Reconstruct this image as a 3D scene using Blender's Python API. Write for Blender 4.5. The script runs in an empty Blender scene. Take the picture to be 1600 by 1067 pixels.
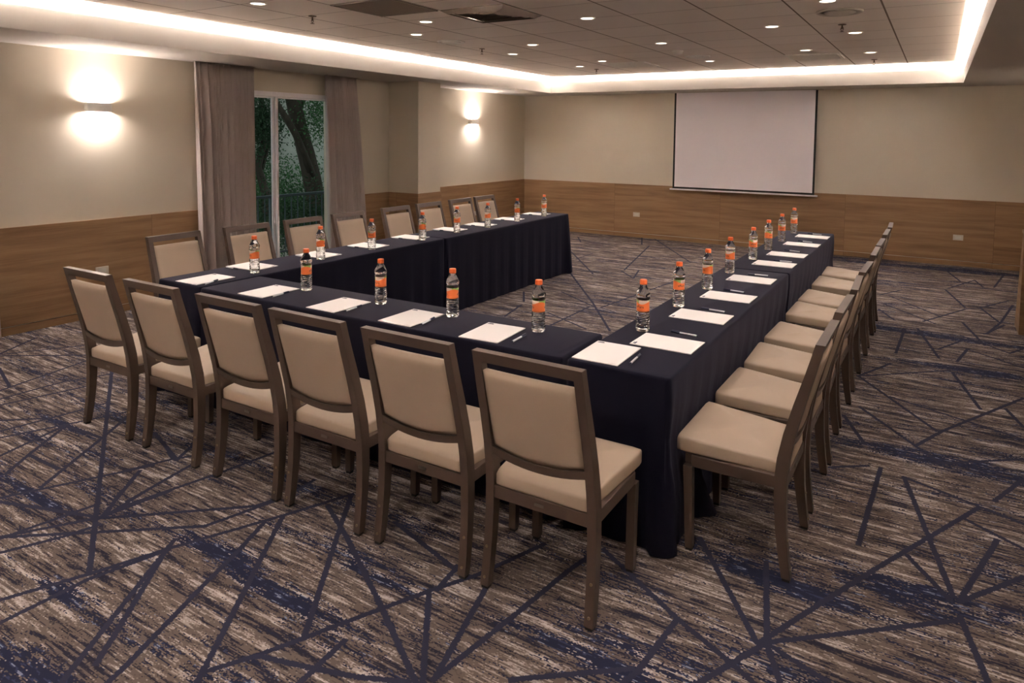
import bpy, bmesh, math, random
from mathutils import Vector, Matrix
random.seed(7)
C = bpy.context.scene.collection
SC = bpy.context.scene
PI = math.pi

# ------------------------------------------------------------------ camera, world, exposure
F_PX = 1097.44
yaw, pit, rol = -.5463, -.0656, .0102
fw = Vector((math.sin(yaw)*math.cos(pit), math.cos(yaw)*math.cos(pit), math.sin(pit)))
rt0 = Vector((math.cos(yaw), -math.sin(yaw), 0)); up0 = rt0.cross(fw)
rt = rt0*math.cos(rol) + up0*math.sin(rol); upv = up0*math.cos(rol) - rt0*math.sin(rol)
cam = bpy.data.cameras.new('camera'); co = bpy.data.objects.new('camera', cam); C.objects.link(co)
co.matrix_world = Matrix(((rt.x, upv.x, -fw.x, 6.665), (rt.y, upv.y, -fw.y, -11.3966), (rt.z, upv.z, -fw.z, 1.7319), (0, 0, 0, 1)))
cam.sensor_width = 36; cam.lens = F_PX/1600*36; cam.shift_y = -250/1600; cam.clip_start = .02
SC.camera = co
SC.view_settings.view_transform = 'Standard'; SC.view_settings.look = 'None'
SC.view_settings.gamma = 1; SC.view_settings.use_curve_mapping = False
SC.view_settings.exposure = -0.17
SC.cycles.use_denoising = True
SC.cycles.caustics_reflective = False; SC.cycles.caustics_refractive = False
SC.cycles.max_bounces = 10; SC.cycles.diffuse_bounces = 6; SC.cycles.transmission_bounces = 10
SC.cycles.sample_clamp_indirect = 0
world = bpy.data.worlds.new('dusk_sky'); SC.world = world; world.use_nodes = True
world.node_tree.nodes['Background'].inputs[0].default_value = (.55, .66, .62, 1)
world.node_tree.nodes['Background'].inputs[1].default_value = .9
WARM = (1, .918, .89); COVE = (1, .948, .935); SCON = (1, .89, .85)
E_DOWN, E_COVE, E_SCON = 30, 250, 15

def area(name, loc, rot, sx, sy, e, col):
    l = bpy.data.lights.new(name, 'AREA'); l.shape = 'RECTANGLE'; l.size = sx; l.size_y = sy; l.energy = e; l.color = col
    o = bpy.data.objects.new(name, l); C.objects.link(o); o.location = loc; o.rotation_euler = rot; return o
CX0, CX1, CY0, CY1 = .953, 6.884, -12.0, -.756      # cove rectangle (lip)
ZS, ZL, ZC = 2.458, 2.633, 2.72                      # soffit, lip top, tiled ceiling
LX, LY = CX1-CX0, CY1-CY0
TILT = math.radians(42)
for nm, x, y, L_, rz in (('cove_light_left', CX0-.12, (CY0+CY1)/2, LY, -PI/2), ('cove_light_right', CX1+.12, (CY0+CY1)/2, LY, PI/2),
                         ('cove_light_back', (CX0+CX1)/2, CY1+.12, LX, PI), ('cove_light_front', (CX0+CX1)/2, CY0-.12, LX, 0)):
    # a strip along each lip, facing up and in towards the room (rz turns its lean towards the middle)
    area(nm, (x, y, 2.55), (PI-TILT, 0, rz), L_, .03, E_COVE*L_/6, COVE)

# ------------------------------------------------------------------ materials
def newmat(name):
    m = bpy.data.materials.new(name); m.use_nodes = True
    return m, m.node_tree.nodes, m.node_tree.links, m.node_tree.nodes['Principled BSDF']
def lin(c):
    return tuple((v/255/12.92 if v/255 <= .04045 else ((v/255+.055)/1.055)**2.4) for v in c) + (1,)
def mat(name, rgb, rough=.5, metal=0, nscale=40, namt=.08, bump=0, emit=None, es=1, bscale=None, stretch=(1, 1, 1), spec=None):
    m, N, L, b = newmat(name)
    tc = N.new('ShaderNodeTexCoord'); mp = N.new('ShaderNodeMapping'); L.new(tc.outputs['Object'], mp.inputs[0]); mp.inputs['Scale'].default_value = stretch
    nz = N.new('ShaderNodeTexNoise'); nz.inputs['Scale'].default_value = nscale; nz.inputs['Detail'].default_value = 3; L.new(mp.outputs[0], nz.inputs[0])
    mx = N.new('ShaderNodeMix'); mx.data_type = 'RGBA'; c = lin(rgb)
    mx.inputs[6].default_value = tuple(v*(1-namt) for v in c[:3])+(1,); mx.inputs[7].default_value = tuple(min(1, v*(1+namt)) for v in c[:3])+(1,)
    L.new(nz.outputs[0], mx.inputs[0]); L.new(mx.outputs[2], b.inputs['Base Color'])
    b.inputs['Roughness'].default_value = rough; b.inputs['Metallic'].default_value = metal
    if spec is not None: b.inputs['Specular IOR Level'].default_value = spec
    if bump:
        n2 = N.new('ShaderNodeTexNoise'); n2.inputs['Scale'].default_value = bscale or nscale*4; L.new(mp.outputs[0], n2.inputs[0])
        bp = N.new('ShaderNodeBump'); bp.inputs['Strength'].default_value = bump; bp.inputs['Distance'].default_value = .002
        L.new(n2.outputs[0], bp.inputs['Height']); L.new(bp.outputs[0], b.inputs['Normal'])
    if emit:
        b.inputs['Emission Color'].default_value = emit+(1,); b.inputs['Emission Strength'].default_value = es
    return m
M_wall = mat('wall_paint', (214, 204, 187), .75, nscale=3, namt=.02, bump=.06, bscale=260)
M_soffit = mat('soffit_paint', (190, 183, 174), .8, nscale=3, namt=.02)
M_white = mat('white_paint', (225, 222, 216), .5)
M_frame = mat('taupe_metal_paint', (86, 69, 59), .42, 0, nscale=60, namt=.06)
M_pad = mat('beige_vinyl', (180, 159, 138), .55, nscale=9, namt=.04, bump=.12, bscale=900)
M_brass = mat('brass_screw', (140, 122, 100), .35, .7)
M_steel = mat('steel_plate', (120, 112, 105), .35, .8)
M_glide = mat('black_plastic', (22, 20, 20), .5)
M_cloth = mat('navy_tablecloth', (20, 19, 33), .8, nscale=600, namt=.12, bump=.15, bscale=1500, spec=.1)
for n_ in M_cloth.node_tree.nodes:
    if n_.type == 'BSDF_PRINCIPLED': n_.inputs['Sheen Weight'].default_value = .10; n_.inputs['Sheen Roughness'].default_value = .45; n_.inputs['Sheen Tint'].default_value = (.62, .58, .8, 1)
M_paper = mat('white_paper', (242, 236, 232), .7, nscale=5, namt=.01)
M_print = mat('navy_print', (30, 34, 62), .6)
M_fprint = mat('pale_grey_print', (205, 198, 198), .7)
M_penw = mat('white_pen_plastic', (232, 232, 236), .25)
M_penn = mat('navy_pen_plastic', (28, 32, 62), .3)
M_cap = mat('orange_cap', (250, 116, 58), .4)
M_lab = None
M_curtain = mat('mauve_grey_curtain', (202, 190, 186), .9, nscale=700, namt=.1, bump=.1, spec=.2, stretch=(1, 1, .3))
M_alu = mat('white_window_frame', (236, 232, 236), .4)
M_screen = mat('projection_screen_white', (238, 232, 238), .85, nscale=4, namt=.01)
M_black = mat('black_border', (12, 12, 13), .6)
M_outlet = mat('outlet_white', (220, 212, 200), .45)
M_table = mat('grey_tabletop', (150, 145, 138), .5)
M_tleg = mat('dark_steel_leg', (50, 50, 52), .4, .7)
M_rail = mat('dark_iron_railing', (84, 98, 108), .45, .2)
M_bark = mat('grey_brown_bark', (70, 62, 55), .9, nscale=14, namt=.5, bump=.8, bscale=30, stretch=(1, 1, .25))
M_leaf1 = mat('dark_green_leaves', (40, 70, 42), .6, nscale=3, namt=.6)
M_leaf2 = mat('mid_green_leaves', (60, 105, 60), .55, nscale=4, namt=.6)
M_ext = mat('weathered_render', (165, 166, 160), .9, nscale=2, namt=.4)
M_bal = mat('balcony_concrete', (90, 90, 86), .9, nscale=6, namt=.2)
M_lens = mat('downlight_lens', (255, 240, 225), .5, emit=(1, .86, .72), es=9)
M_slens = mat('sconce_lens', (255, 240, 225), .5, emit=(1, .86, .72), es=9)
M_return = mat('brown_grey_perforated_panel', (122, 108, 96), .7)
M_diff = mat('satin_diffuser_metal', (205, 196, 186), .22, .7)
M_spr = mat('bronze_sprinkler', (95, 80, 66), .35, .8)

def glass(name, col, ior, rough):
    m, N, L, b = newmat(name)
    b.inputs['Base Color'].default_value = col; b.inputs['Transmission Weight'].default_value = 1
    b.inputs['IOR'].default_value = ior; b.inputs['Roughness'].default_value = rough
    nz = N.new('ShaderNodeTexNoise'); nz.inputs['Scale'].default_value = 60; bp = N.new('ShaderNodeBump'); bp.inputs['Strength'].default_value = .25 if rough else 0
    tc = N.new('ShaderNodeTexCoord'); L.new(tc.outputs['Object'], nz.inputs[0]); L.new(nz.outputs[0], bp.inputs['Height']); L.new(bp.outputs[0], b.inputs['Normal'])
    return m
M_bottle = glass('clear_bottle_plastic', (.97, .98, .99, 1), 1.33, .02)
M_glass = glass('window_glass', (.93, .97, .96, 1), 1.45, 0)

def wood():
    m, N, L, b = newmat('oak_laminate')
    tc = N.new('ShaderNodeTexCoord'); sp = N.new('ShaderNodeSeparateXYZ'); L.new(tc.outputs['Object'], sp.inputs[0])
    def math_(op, a, c=None, v=None):
        n = N.new('ShaderNodeMath'); n.operation = op
        for i, s in enumerate((a, c)):
            if s is None: continue
            if isinstance(s, (int, float)): n.inputs[i].default_value = s
            else: L.new(s, n.inputs[i])
        return n.outputs[0]
    u = math_('ADD', sp.outputs[0], sp.outputs[1]); z = sp.outputs[2]
    pid = math_('FLOOR', math_('DIVIDE', u, 1.83))
    row = math_('FLOOR', math_('DIVIDE', z, .31))
    off = math_('ADD', math_('MULTIPLY', pid, 7.31), math_('MULTIPLY', row, 3.7))
    cb = N.new('ShaderNodeCombineXYZ'); L.new(math_('MULTIPLY', u, 1.1), cb.inputs[0]); L.new(math_('MULTIPLY', z, 16), cb.inputs[1]); L.new(off, cb.inputs[2])
    n1 = N.new('ShaderNodeTexNoise'); n1.inputs['Scale'].default_value = 1.0; n1.inputs['Detail'].default_value = 6; n1.inputs['Distortion'].default_value = .5; L.new(cb.outputs[0], n1.inputs[0])
    cb2 = N.new('ShaderNodeCombineXYZ'); L.new(math_('MULTIPLY', u, 5), cb2.inputs[0]); L.new(math_('MULTIPLY', z, 150), cb2.inputs[1]); L.new(off, cb2.inputs[2])
    n2 = N.new('ShaderNodeTexNoise'); n2.inputs['Scale'].default_value = 1; n2.inputs['Detail'].default_value = 2; L.new(cb2.outputs[0], n2.inputs[0])
    wn = N.new('ShaderNodeTexWhiteNoise'); wn.noise_dimensions = '1D'; L.new(math_('ADD', math_('MULTIPLY', pid, 3.1), row), wn.inputs['W'])
    v = math_('ADD', math_('ADD', math_('MULTIPLY', n1.outputs[0], .95), math_('MULTIPLY', n2.outputs[0], .25)), math_('MULTIPLY', wn.outputs[0], .12))
    cr = N.new('ShaderNodeValToRGB'); L.new(v, cr.inputs[0])
    e = cr.color_ramp.elements; e[0].position = .36; e[0].color = lin((130, 100, 72)); e[1].position = .62; e[1].color = lin((156, 123, 90))
    k = e.new(.8); k.color = lin((170, 137, 102))
    fr = math_('FRACT', math_('DIVIDE', u, 1.83)); ln = math_('LESS_THAN', fr, .0022)
    mx = N.new('ShaderNodeMix'); mx.data_type = 'RGBA'; L.new(math_('MULTIPLY', ln, .5), mx.inputs[0]); L.new(cr.outputs[0], mx.inputs[6]); mx.inputs[7].default_value = lin((70, 50, 34))
    L.new(mx.outputs[2], b.inputs['Base Color']); b.inputs['Roughness'].default_value = .5
    b.inputs['Specular IOR Level'].default_value = .35
    return m
M_wood = wood()

def carpet():
    m, N, L, b = newmat('streaked_carpet')
    tc = N.new('ShaderNodeTexCoord'); sp = N.new('ShaderNodeSeparateXYZ'); L.new(tc.outputs['Object'], sp.inputs[0])
    def ma(op, a, c=None, d=None):
        n = N.new('ShaderNodeMath'); n.operation = op
        for i, s in enumerate((a, c, d)):
            if s is None: continue
            if isinstance(s, (int, float)): n.inputs[i].default_value = s
            else: L.new(s, n.inputs[i])
        return n.outputs[0]
    x = ma('MULTIPLY', ma('FLOOR', ma('DIVIDE', sp.outputs[0], .0065)), .0065)     # tufts
    y = ma('MULTIPLY', ma('FLOOR', ma('DIVIDE', sp.outputs[1], .004)), .004)
    def nz(sx, sy, off, det=3, rough=.5):
        cb = N.new('ShaderNodeCombineXYZ'); L.new(ma('MULTIPLY', x, sx), cb.inputs[0]); L.new(ma('MULTIPLY', y, sy), cb.inputs[1]); cb.inputs[2].default_value = off
        n = N.new('ShaderNodeTexNoise'); n.inputs['Scale'].default_value = 1; n.inputs['Detail'].default_value = det; n.inputs['Roughness'].default_value = rough
        L.new(cb.outputs[0], n.inputs[0]); return n.outputs[0]
    fine = nz(8, 95, 0, 3, .6); mid = nz(2.2, 22, 5, 3); big = nz(.8, 5, 9, 2); gr = nz(120, 200, 13, 0)
    v = ma('ADD', ma('ADD', ma('MULTIPLY', fine, .9), ma('MULTIPLY', mid, .75)), ma('MULTIPLY', gr, .22))
    v = ma('ADD', v, ma('MULTIPLY', big, .25))          # mean about 1.06
    blob = None
    for bx, by, rx, ry in BLOBS:
        dx = ma('DIVIDE', ma('SUBTRACT', x, bx), rx); dy = ma('DIVIDE', ma('SUBTRACT', y, by), ry)
        g = ma('MAXIMUM', ma('SUBTRACT', 1, ma('ADD', ma('MULTIPLY', dx, dx), ma('MULTIPLY', dy, dy))), 0)
        blob = g if blob is None else ma('MAXIMUM', blob, g)
    cr = N.new('ShaderNodeValToRGB'); cr.color_ramp.interpolation = 'CONSTANT'; L.new(ma('MULTIPLY', v, .5), cr.inputs[0])
    e = cr.color_ramp.elements
    cols = [(0, DARK1), (.468, DARK2), (.490, TAUPE_D), (.502, TAUPE), (.563, BEIGE_D), (.580, BEIGE), (.625, PALE)]
    e[0].position = 0; e[0].color = lin(cols[0][1]); e[1].position = cols[1][0]; e[1].color = lin(cols[1][1])
    for p, c in cols[2:]: k = e.new(p); k.color = lin(c)
    # navy bands: where a broad, stretched noise runs low or a blotch of the pattern lies
    nv = ma('ADD', ma('MULTIPLY', nz(.9, 7, 21, 3), 1), ma('ADD', ma('MULTIPLY', ma('SUBTRACT', nz(9, 80, 41, 3, .6), .5), .95), ma('MULTIPLY', ma('SUBTRACT', gr, .5), .35)))
    nv = ma('SUBTRACT', nv, ma('MULTIPLY', blob, .24))
    isn = ma('LESS_THAN', nv, .378)
    cr2 = N.new('ShaderNodeValToRGB'); cr2.color_ramp.interpolation = 'CONSTANT'; L.new(nz(12, 70, 33, 3, .6), cr2.inputs[0])
    e = cr2.color_ramp.elements; e[0].position = 0; e[0].color = lin(NAVY); e[1].position = .56; e[1].color = lin(NAVY2)
    k = e.new(.63); k.color = lin(FLECK)
    mx = N.new('ShaderNodeMix'); mx.data_type = 'RGBA'; L.new(isn, mx.inputs[0]); L.new(cr.outputs[0], mx.inputs[6]); L.new(cr2.outputs[0], mx.inputs[7])
    L.new(mx.outputs[2], b.inputs['Base Color']); b.inputs['Roughness'].default_value = .95; b.inputs['Specular IOR Level'].default_value = .1
    bp = N.new('ShaderNodeBump'); bp.inputs['Strength'].default_value = .3; bp.inputs['Distance'].default_value = .002; L.new(gr, bp.inputs['Height']); L.new(bp.outputs[0], b.inputs['Normal'])
    return m
DARK1, DARK2, TAUPE_D, TAUPE, BEIGE_D, BEIGE, PALE = (48, 46, 58), (68, 61, 66), (96, 85, 80), (110, 97, 89), (138, 125, 117), (168, 155, 148), (194, 183, 177)
NAVY, NAVY2, FLECK = (44, 46, 66), (58, 63, 88), (128, 134, 152)
BLOBS = [(6.75, -7.05, 1.0, .13), (6.9, -4.2, 1.5, .16), (6.85, -5.18, .7, .14), (6.75, -8.41, .42, .12), (4.1, -10.42, .7, .16), (4.2, -9.62, .35, .06),
         (4.5, -9.68, .4, .05), (3.9, -10.1, .2, .05), (5.75, -9.34, .4, .05), (2.35, -9.31, .35, .04), (3.05, -9.8, .35, .04), (4.87, -9.42, .3, .04), (6.5, -.35, 2.2, .3), (6.2, -8.6, .4, .08)]
M_carpet = carpet()

def line_mat():
    m, N, L, b = newmat('carpet_navy_line')
    uv = N.new('ShaderNodeUVMap'); uv.uv_map = 'UVMap'; sp = N.new('ShaderNodeSeparateXYZ'); L.new(uv.outputs[0], sp.inputs[0])
    tc = N.new('ShaderNodeTexCoord'); nz = N.new('ShaderNodeTexNoise'); nz.inputs['Scale'].default_value = 110; nz.inputs['Detail'].default_value = 1; L.new(tc.outputs['Object'], nz.inputs[0])
    def ma(op, a, c):
        n = N.new('ShaderNodeMath'); n.operation = op
        for i, s in enumerate((a, c)):
            if isinstance(s, (int, float)): n.inputs[i].default_value = s
            else: L.new(s, n.inputs[i])
        return n.outputs[0]
    d = ma('ABSOLUTE', ma('SUBTRACT', sp.outputs[1], .5), 0)
    t = ma('LESS_THAN', ma('ADD', d, ma('MULTIPLY', ma('SUBTRACT', nz.outputs[0], .5), .5)), .38)
    b.inputs['Base Color'].default_value = lin((54, 54, 71)); b.inputs['Roughness'].default_value = .95; b.inputs['Specular IOR Level'].default_value = .1
    L.new(t, b.inputs['Alpha'])
    return m
M_line = line_mat()

def ceil_mat():
    m, N, L, b = newmat('ceiling_tiles')
    tc = N.new('ShaderNodeTexCoord'); sp = N.new('ShaderNodeSeparateXYZ'); L.new(tc.outputs['Object'], sp.inputs[0])
    def ma(op, a, c=0):
        n = N.new('ShaderNodeMath'); n.operation = op
        for i, s in enumerate((a, c)):
            if isinstance(s, (int, float)): n.inputs[i].default_value = s
            else: L.new(s, n.inputs[i])
        return n.outputs[0]
    res = []; ids = []
    for o, off in ((0, .16), (1, .75)):
        q = ma('DIVIDE', ma('SUBTRACT', sp.outputs[o], off-12.2), .61); fr = ma('FRACT', q); ids.append(ma('FLOOR', q))
        d = ma('MINIMUM', fr, ma('SUBTRACT', 1, fr)); res.append(ma('LESS_THAN', d, .011 if o == 0 else .006))
    ln = ma('MAXIMUM', res[0], res[1])
    cb = N.new('ShaderNodeCombineXYZ'); L.new(ids[0], cb.inputs[0]); L.new(ids[1], cb.inputs[1])
    wn = N.new('ShaderNodeTexWhiteNoise'); L.new(cb.outputs[0], wn.inputs[0])
    nz = N.new('ShaderNodeTexNoise'); nz.inputs['Scale'].default_value = 180; L.new(tc.outputs['Object'], nz.inputs[0])
    mx = N.new('ShaderNodeMix'); mx.data_type = 'RGBA'; L.new(ma('ADD', ma('MULTIPLY', wn.outputs[0], .7), ma('MULTIPLY', nz.outputs[0], .3)), mx.inputs[0])
    mx.inputs[6].default_value = lin((226, 218, 210)); mx.inputs[7].default_value = lin((234, 227, 220))
    m2 = N.new('ShaderNodeMix'); m2.data_type = 'RGBA'; L.new(ln, m2.inputs[0]); L.new(mx.outputs[2], m2.inputs[6]); m2.inputs[7].default_value = lin((112, 98, 86))
    L.new(m2.outputs[2], b.inputs['Base Color']); b.inputs['Roughness'].default_value = .85
    bp = N.new('ShaderNodeBump'); bp.inputs['Strength'].default_value = .6; bp.inputs['Distance'].default_value = .01; bp.invert = True
    L.new(ln, bp.inputs['Height']); L.new(bp.outputs[0], b.inputs['Normal'])
    return m
M_ceil = ceil_mat()

def label_mat():
    m, N, L, b = newmat('orange_green_label')
    tc = N.new('ShaderNodeTexCoord'); sp = N.new('ShaderNodeSeparateXYZ'); L.new(tc.outputs['Object'], sp.inputs[0])
    def ma(op, a, c=0):
        n = N.new('ShaderNodeMath'); n.operation = op
        for i, s in enumerate((a, c)):
            if isinstance(s, (int, float)): n.inputs[i].default_value = s
            else: L.new(s, n.inputs[i])
        return n.outputs[0]
    ang = ma('ARCTAN2', sp.outputs[1], sp.outputs[0])
    wave = ma('ADD', .148, ma('MULTIPLY', ma('SINE', ma('ADD', ma('MULTIPLY', ang, 2), 1.0)), .007))
    up_ = ma('GREATER_THAN', sp.outputs[2], wave)
    sect = ma('GREATER_THAN', ma('SINE', ma('ADD', ma('MULTIPLY', ang, 2), .2)), .15)
    mx = N.new('ShaderNodeMix'); mx.data_type = 'RGBA'; L.new(sect, mx.inputs[0]); mx.inputs[6].default_value = lin((232, 206, 190)); mx.inputs[7].default_value = lin((150, 185, 95))
    m2 = N.new('ShaderNodeMix'); m2.data_type = 'RGBA'; L.new(up_, m2.inputs[0]); m2.inputs[6].default_value = lin((252, 132, 72)); L.new(mx.outputs[2], m2.inputs[7])
    L.new(m2.outputs[2], b.inputs['Base Color']); b.inputs['Roughness'].default_value = .35
    return m
M_lab = label_mat()

# ------------------------------------------------------------------ helpers
def obj(name, bm, m, parent=None, smooth=False, loc=None, recalc=True):
    if recalc: bmesh.ops.recalc_face_normals(bm, faces=bm.faces)
    me = bpy.data.meshes.new(name); bm.to_mesh(me); bm.free()
    for mm in (m if isinstance(m, (list, tuple)) else [m]): me.materials.append(mm)
    if smooth:
        for p in me.polygons: p.use_smooth = True
    o = bpy.data.objects.new(name, me); C.objects.link(o)
    if parent: o.parent = parent
    if loc: o.location = loc
    return o
def smooth_angle(o, deg=40):
    me = o.data; bm = bmesh.new(); bm.from_mesh(me)
    for f in bm.faces: f.smooth = True
    for e in bm.edges:
        if len(e.link_faces) == 2 and e.calc_face_angle() > math.radians(deg): e.smooth = False
    bm.to_mesh(me); bm.free(); return o
def bx(bm, x0, x1, y0, y1, z0, z1, bev=0, seg=2, mi=0):
    r = bmesh.ops.create_cube(bm, size=1); vs = r['verts']
    for v in vs: v.co = Vector((x0+(v.co.x+.5)*(x1-x0), y0+(v.co.y+.5)*(y1-y0), z0+(v.co.z+.5)*(z1-z0)))
    fs = list({f for v in vs for f in v.link_faces})
    for f in fs: f.material_index = mi
    if bev:
        es = list({e for v in vs for e in v.link_edges}); bmesh.ops.bevel(bm, geom=es, offset=bev, segments=seg, affect='EDGES', profile=.5)
def BX(*a, **k):
    bm = bmesh.new(); bx(bm, *a, **k); return bm
def cyl(bm, p, q, r0, r1=None, n=16, caps=True):
    p, q = Vector(p), Vector(q); r1 = r0 if r1 is None else r1; d = (q-p).normalized()
    a = d.orthogonal().normalized(); b = d.cross(a); A = []; B = []
    for i in range(n):
        t = 2*PI*i/n; u = a*math.cos(t)+b*math.sin(t); A.append(bm.verts.new(p+u*r0)); B.append(bm.verts.new(q+u*r1))
    for i in range(n): bm.faces.new((A[i], A[(i+1) % n], B[(i+1) % n], B[i]))
    if caps: bm.faces.new(A[::-1]); bm.faces.new(B)
def lathe(bm, prof, n=28):
    rings = []
    for r, z in prof:
        if r < 1e-6: rings.append([bm.verts.new((0, 0, z))])
        else: rings.append([bm.verts.new((r*math.cos(2*PI*i/n), r*math.sin(2*PI*i/n), z)) for i in range(n)])
    for A, B in zip(rings, rings[1:]):
        for i in range(n):
            j = (i+1) % n
            if len(A) == 1 and len(B) == 1: continue
            if len(A) == 1: bm.faces.new((A[0], B[i], B[j]))
            elif len(B) == 1: bm.faces.new((A[i], A[j], B[0]))
            else: bm.faces.new((A[i], A[j], B[j], B[i]))
def sweep(bm, pts, w, ds, xoff=0, taper=0):
    """rectangular bar in the y-z plane: centre points (y,z), width w in x, depth ds[i]"""
    rings = []
    for i, (y, z) in enumerate(pts):
        a = Vector(pts[max(i-1, 0)]); b = Vector(pts[min(i+1, len(pts)-1)]); t = (b-a).normalized(); n = Vector((t.y, -t.x)); d = ds[i]/2
        if i in (0, len(pts)-1): n = Vector((1, 0)) if abs(t.y) > .7 else n
        rings.append([bm.verts.new((xoff*(1-taper*z)+sx*w/2, y+n.x*sy*d, z+n.y*sy*d)) for sx, sy in ((-1, -1), (1, -1), (1, 1), (-1, 1))])
    for A, B in zip(rings, rings[1:]):
        for i in range(4): bm.faces.new((A[i], A[(i+1) % 4], B[(i+1) % 4], B[i]))
    bm.faces.new(rings[0][::-1]); bm.faces.new(rings[-1])
def empty(name, loc=(0, 0, 0), rz=0):
    o = bpy.data.objects.new(name, None); C.objects.link(o); o.location = loc; o.rotation_euler = (0, 0, rz); o.empty_display_size = .1; return o
def tag(o, label, cat, group=None, kind=None):
    o['label'] = label; o['category'] = cat
    if group: o['group'] = group
    if kind: o['kind'] = kind
    return o
def struct(o): o['kind'] = 'structure'; return o
def copy_tree(o, parent=None, extra=None):
    c = o.copy(); C.objects.link(c)
    if parent: c.parent = parent
    for ch in list(o.children): copy_tree(ch, c)
    return c
def mod_bevel(bm, w, seg=2, ang=30):
    es = [e for e in bm.edges if len(e.link_faces) == 2 and e.calc_face_angle() > math.radians(ang)]
    bmesh.ops.bevel(bm, geom=es, offset=w, segments=seg, affect='EDGES', profile=.5)

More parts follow.
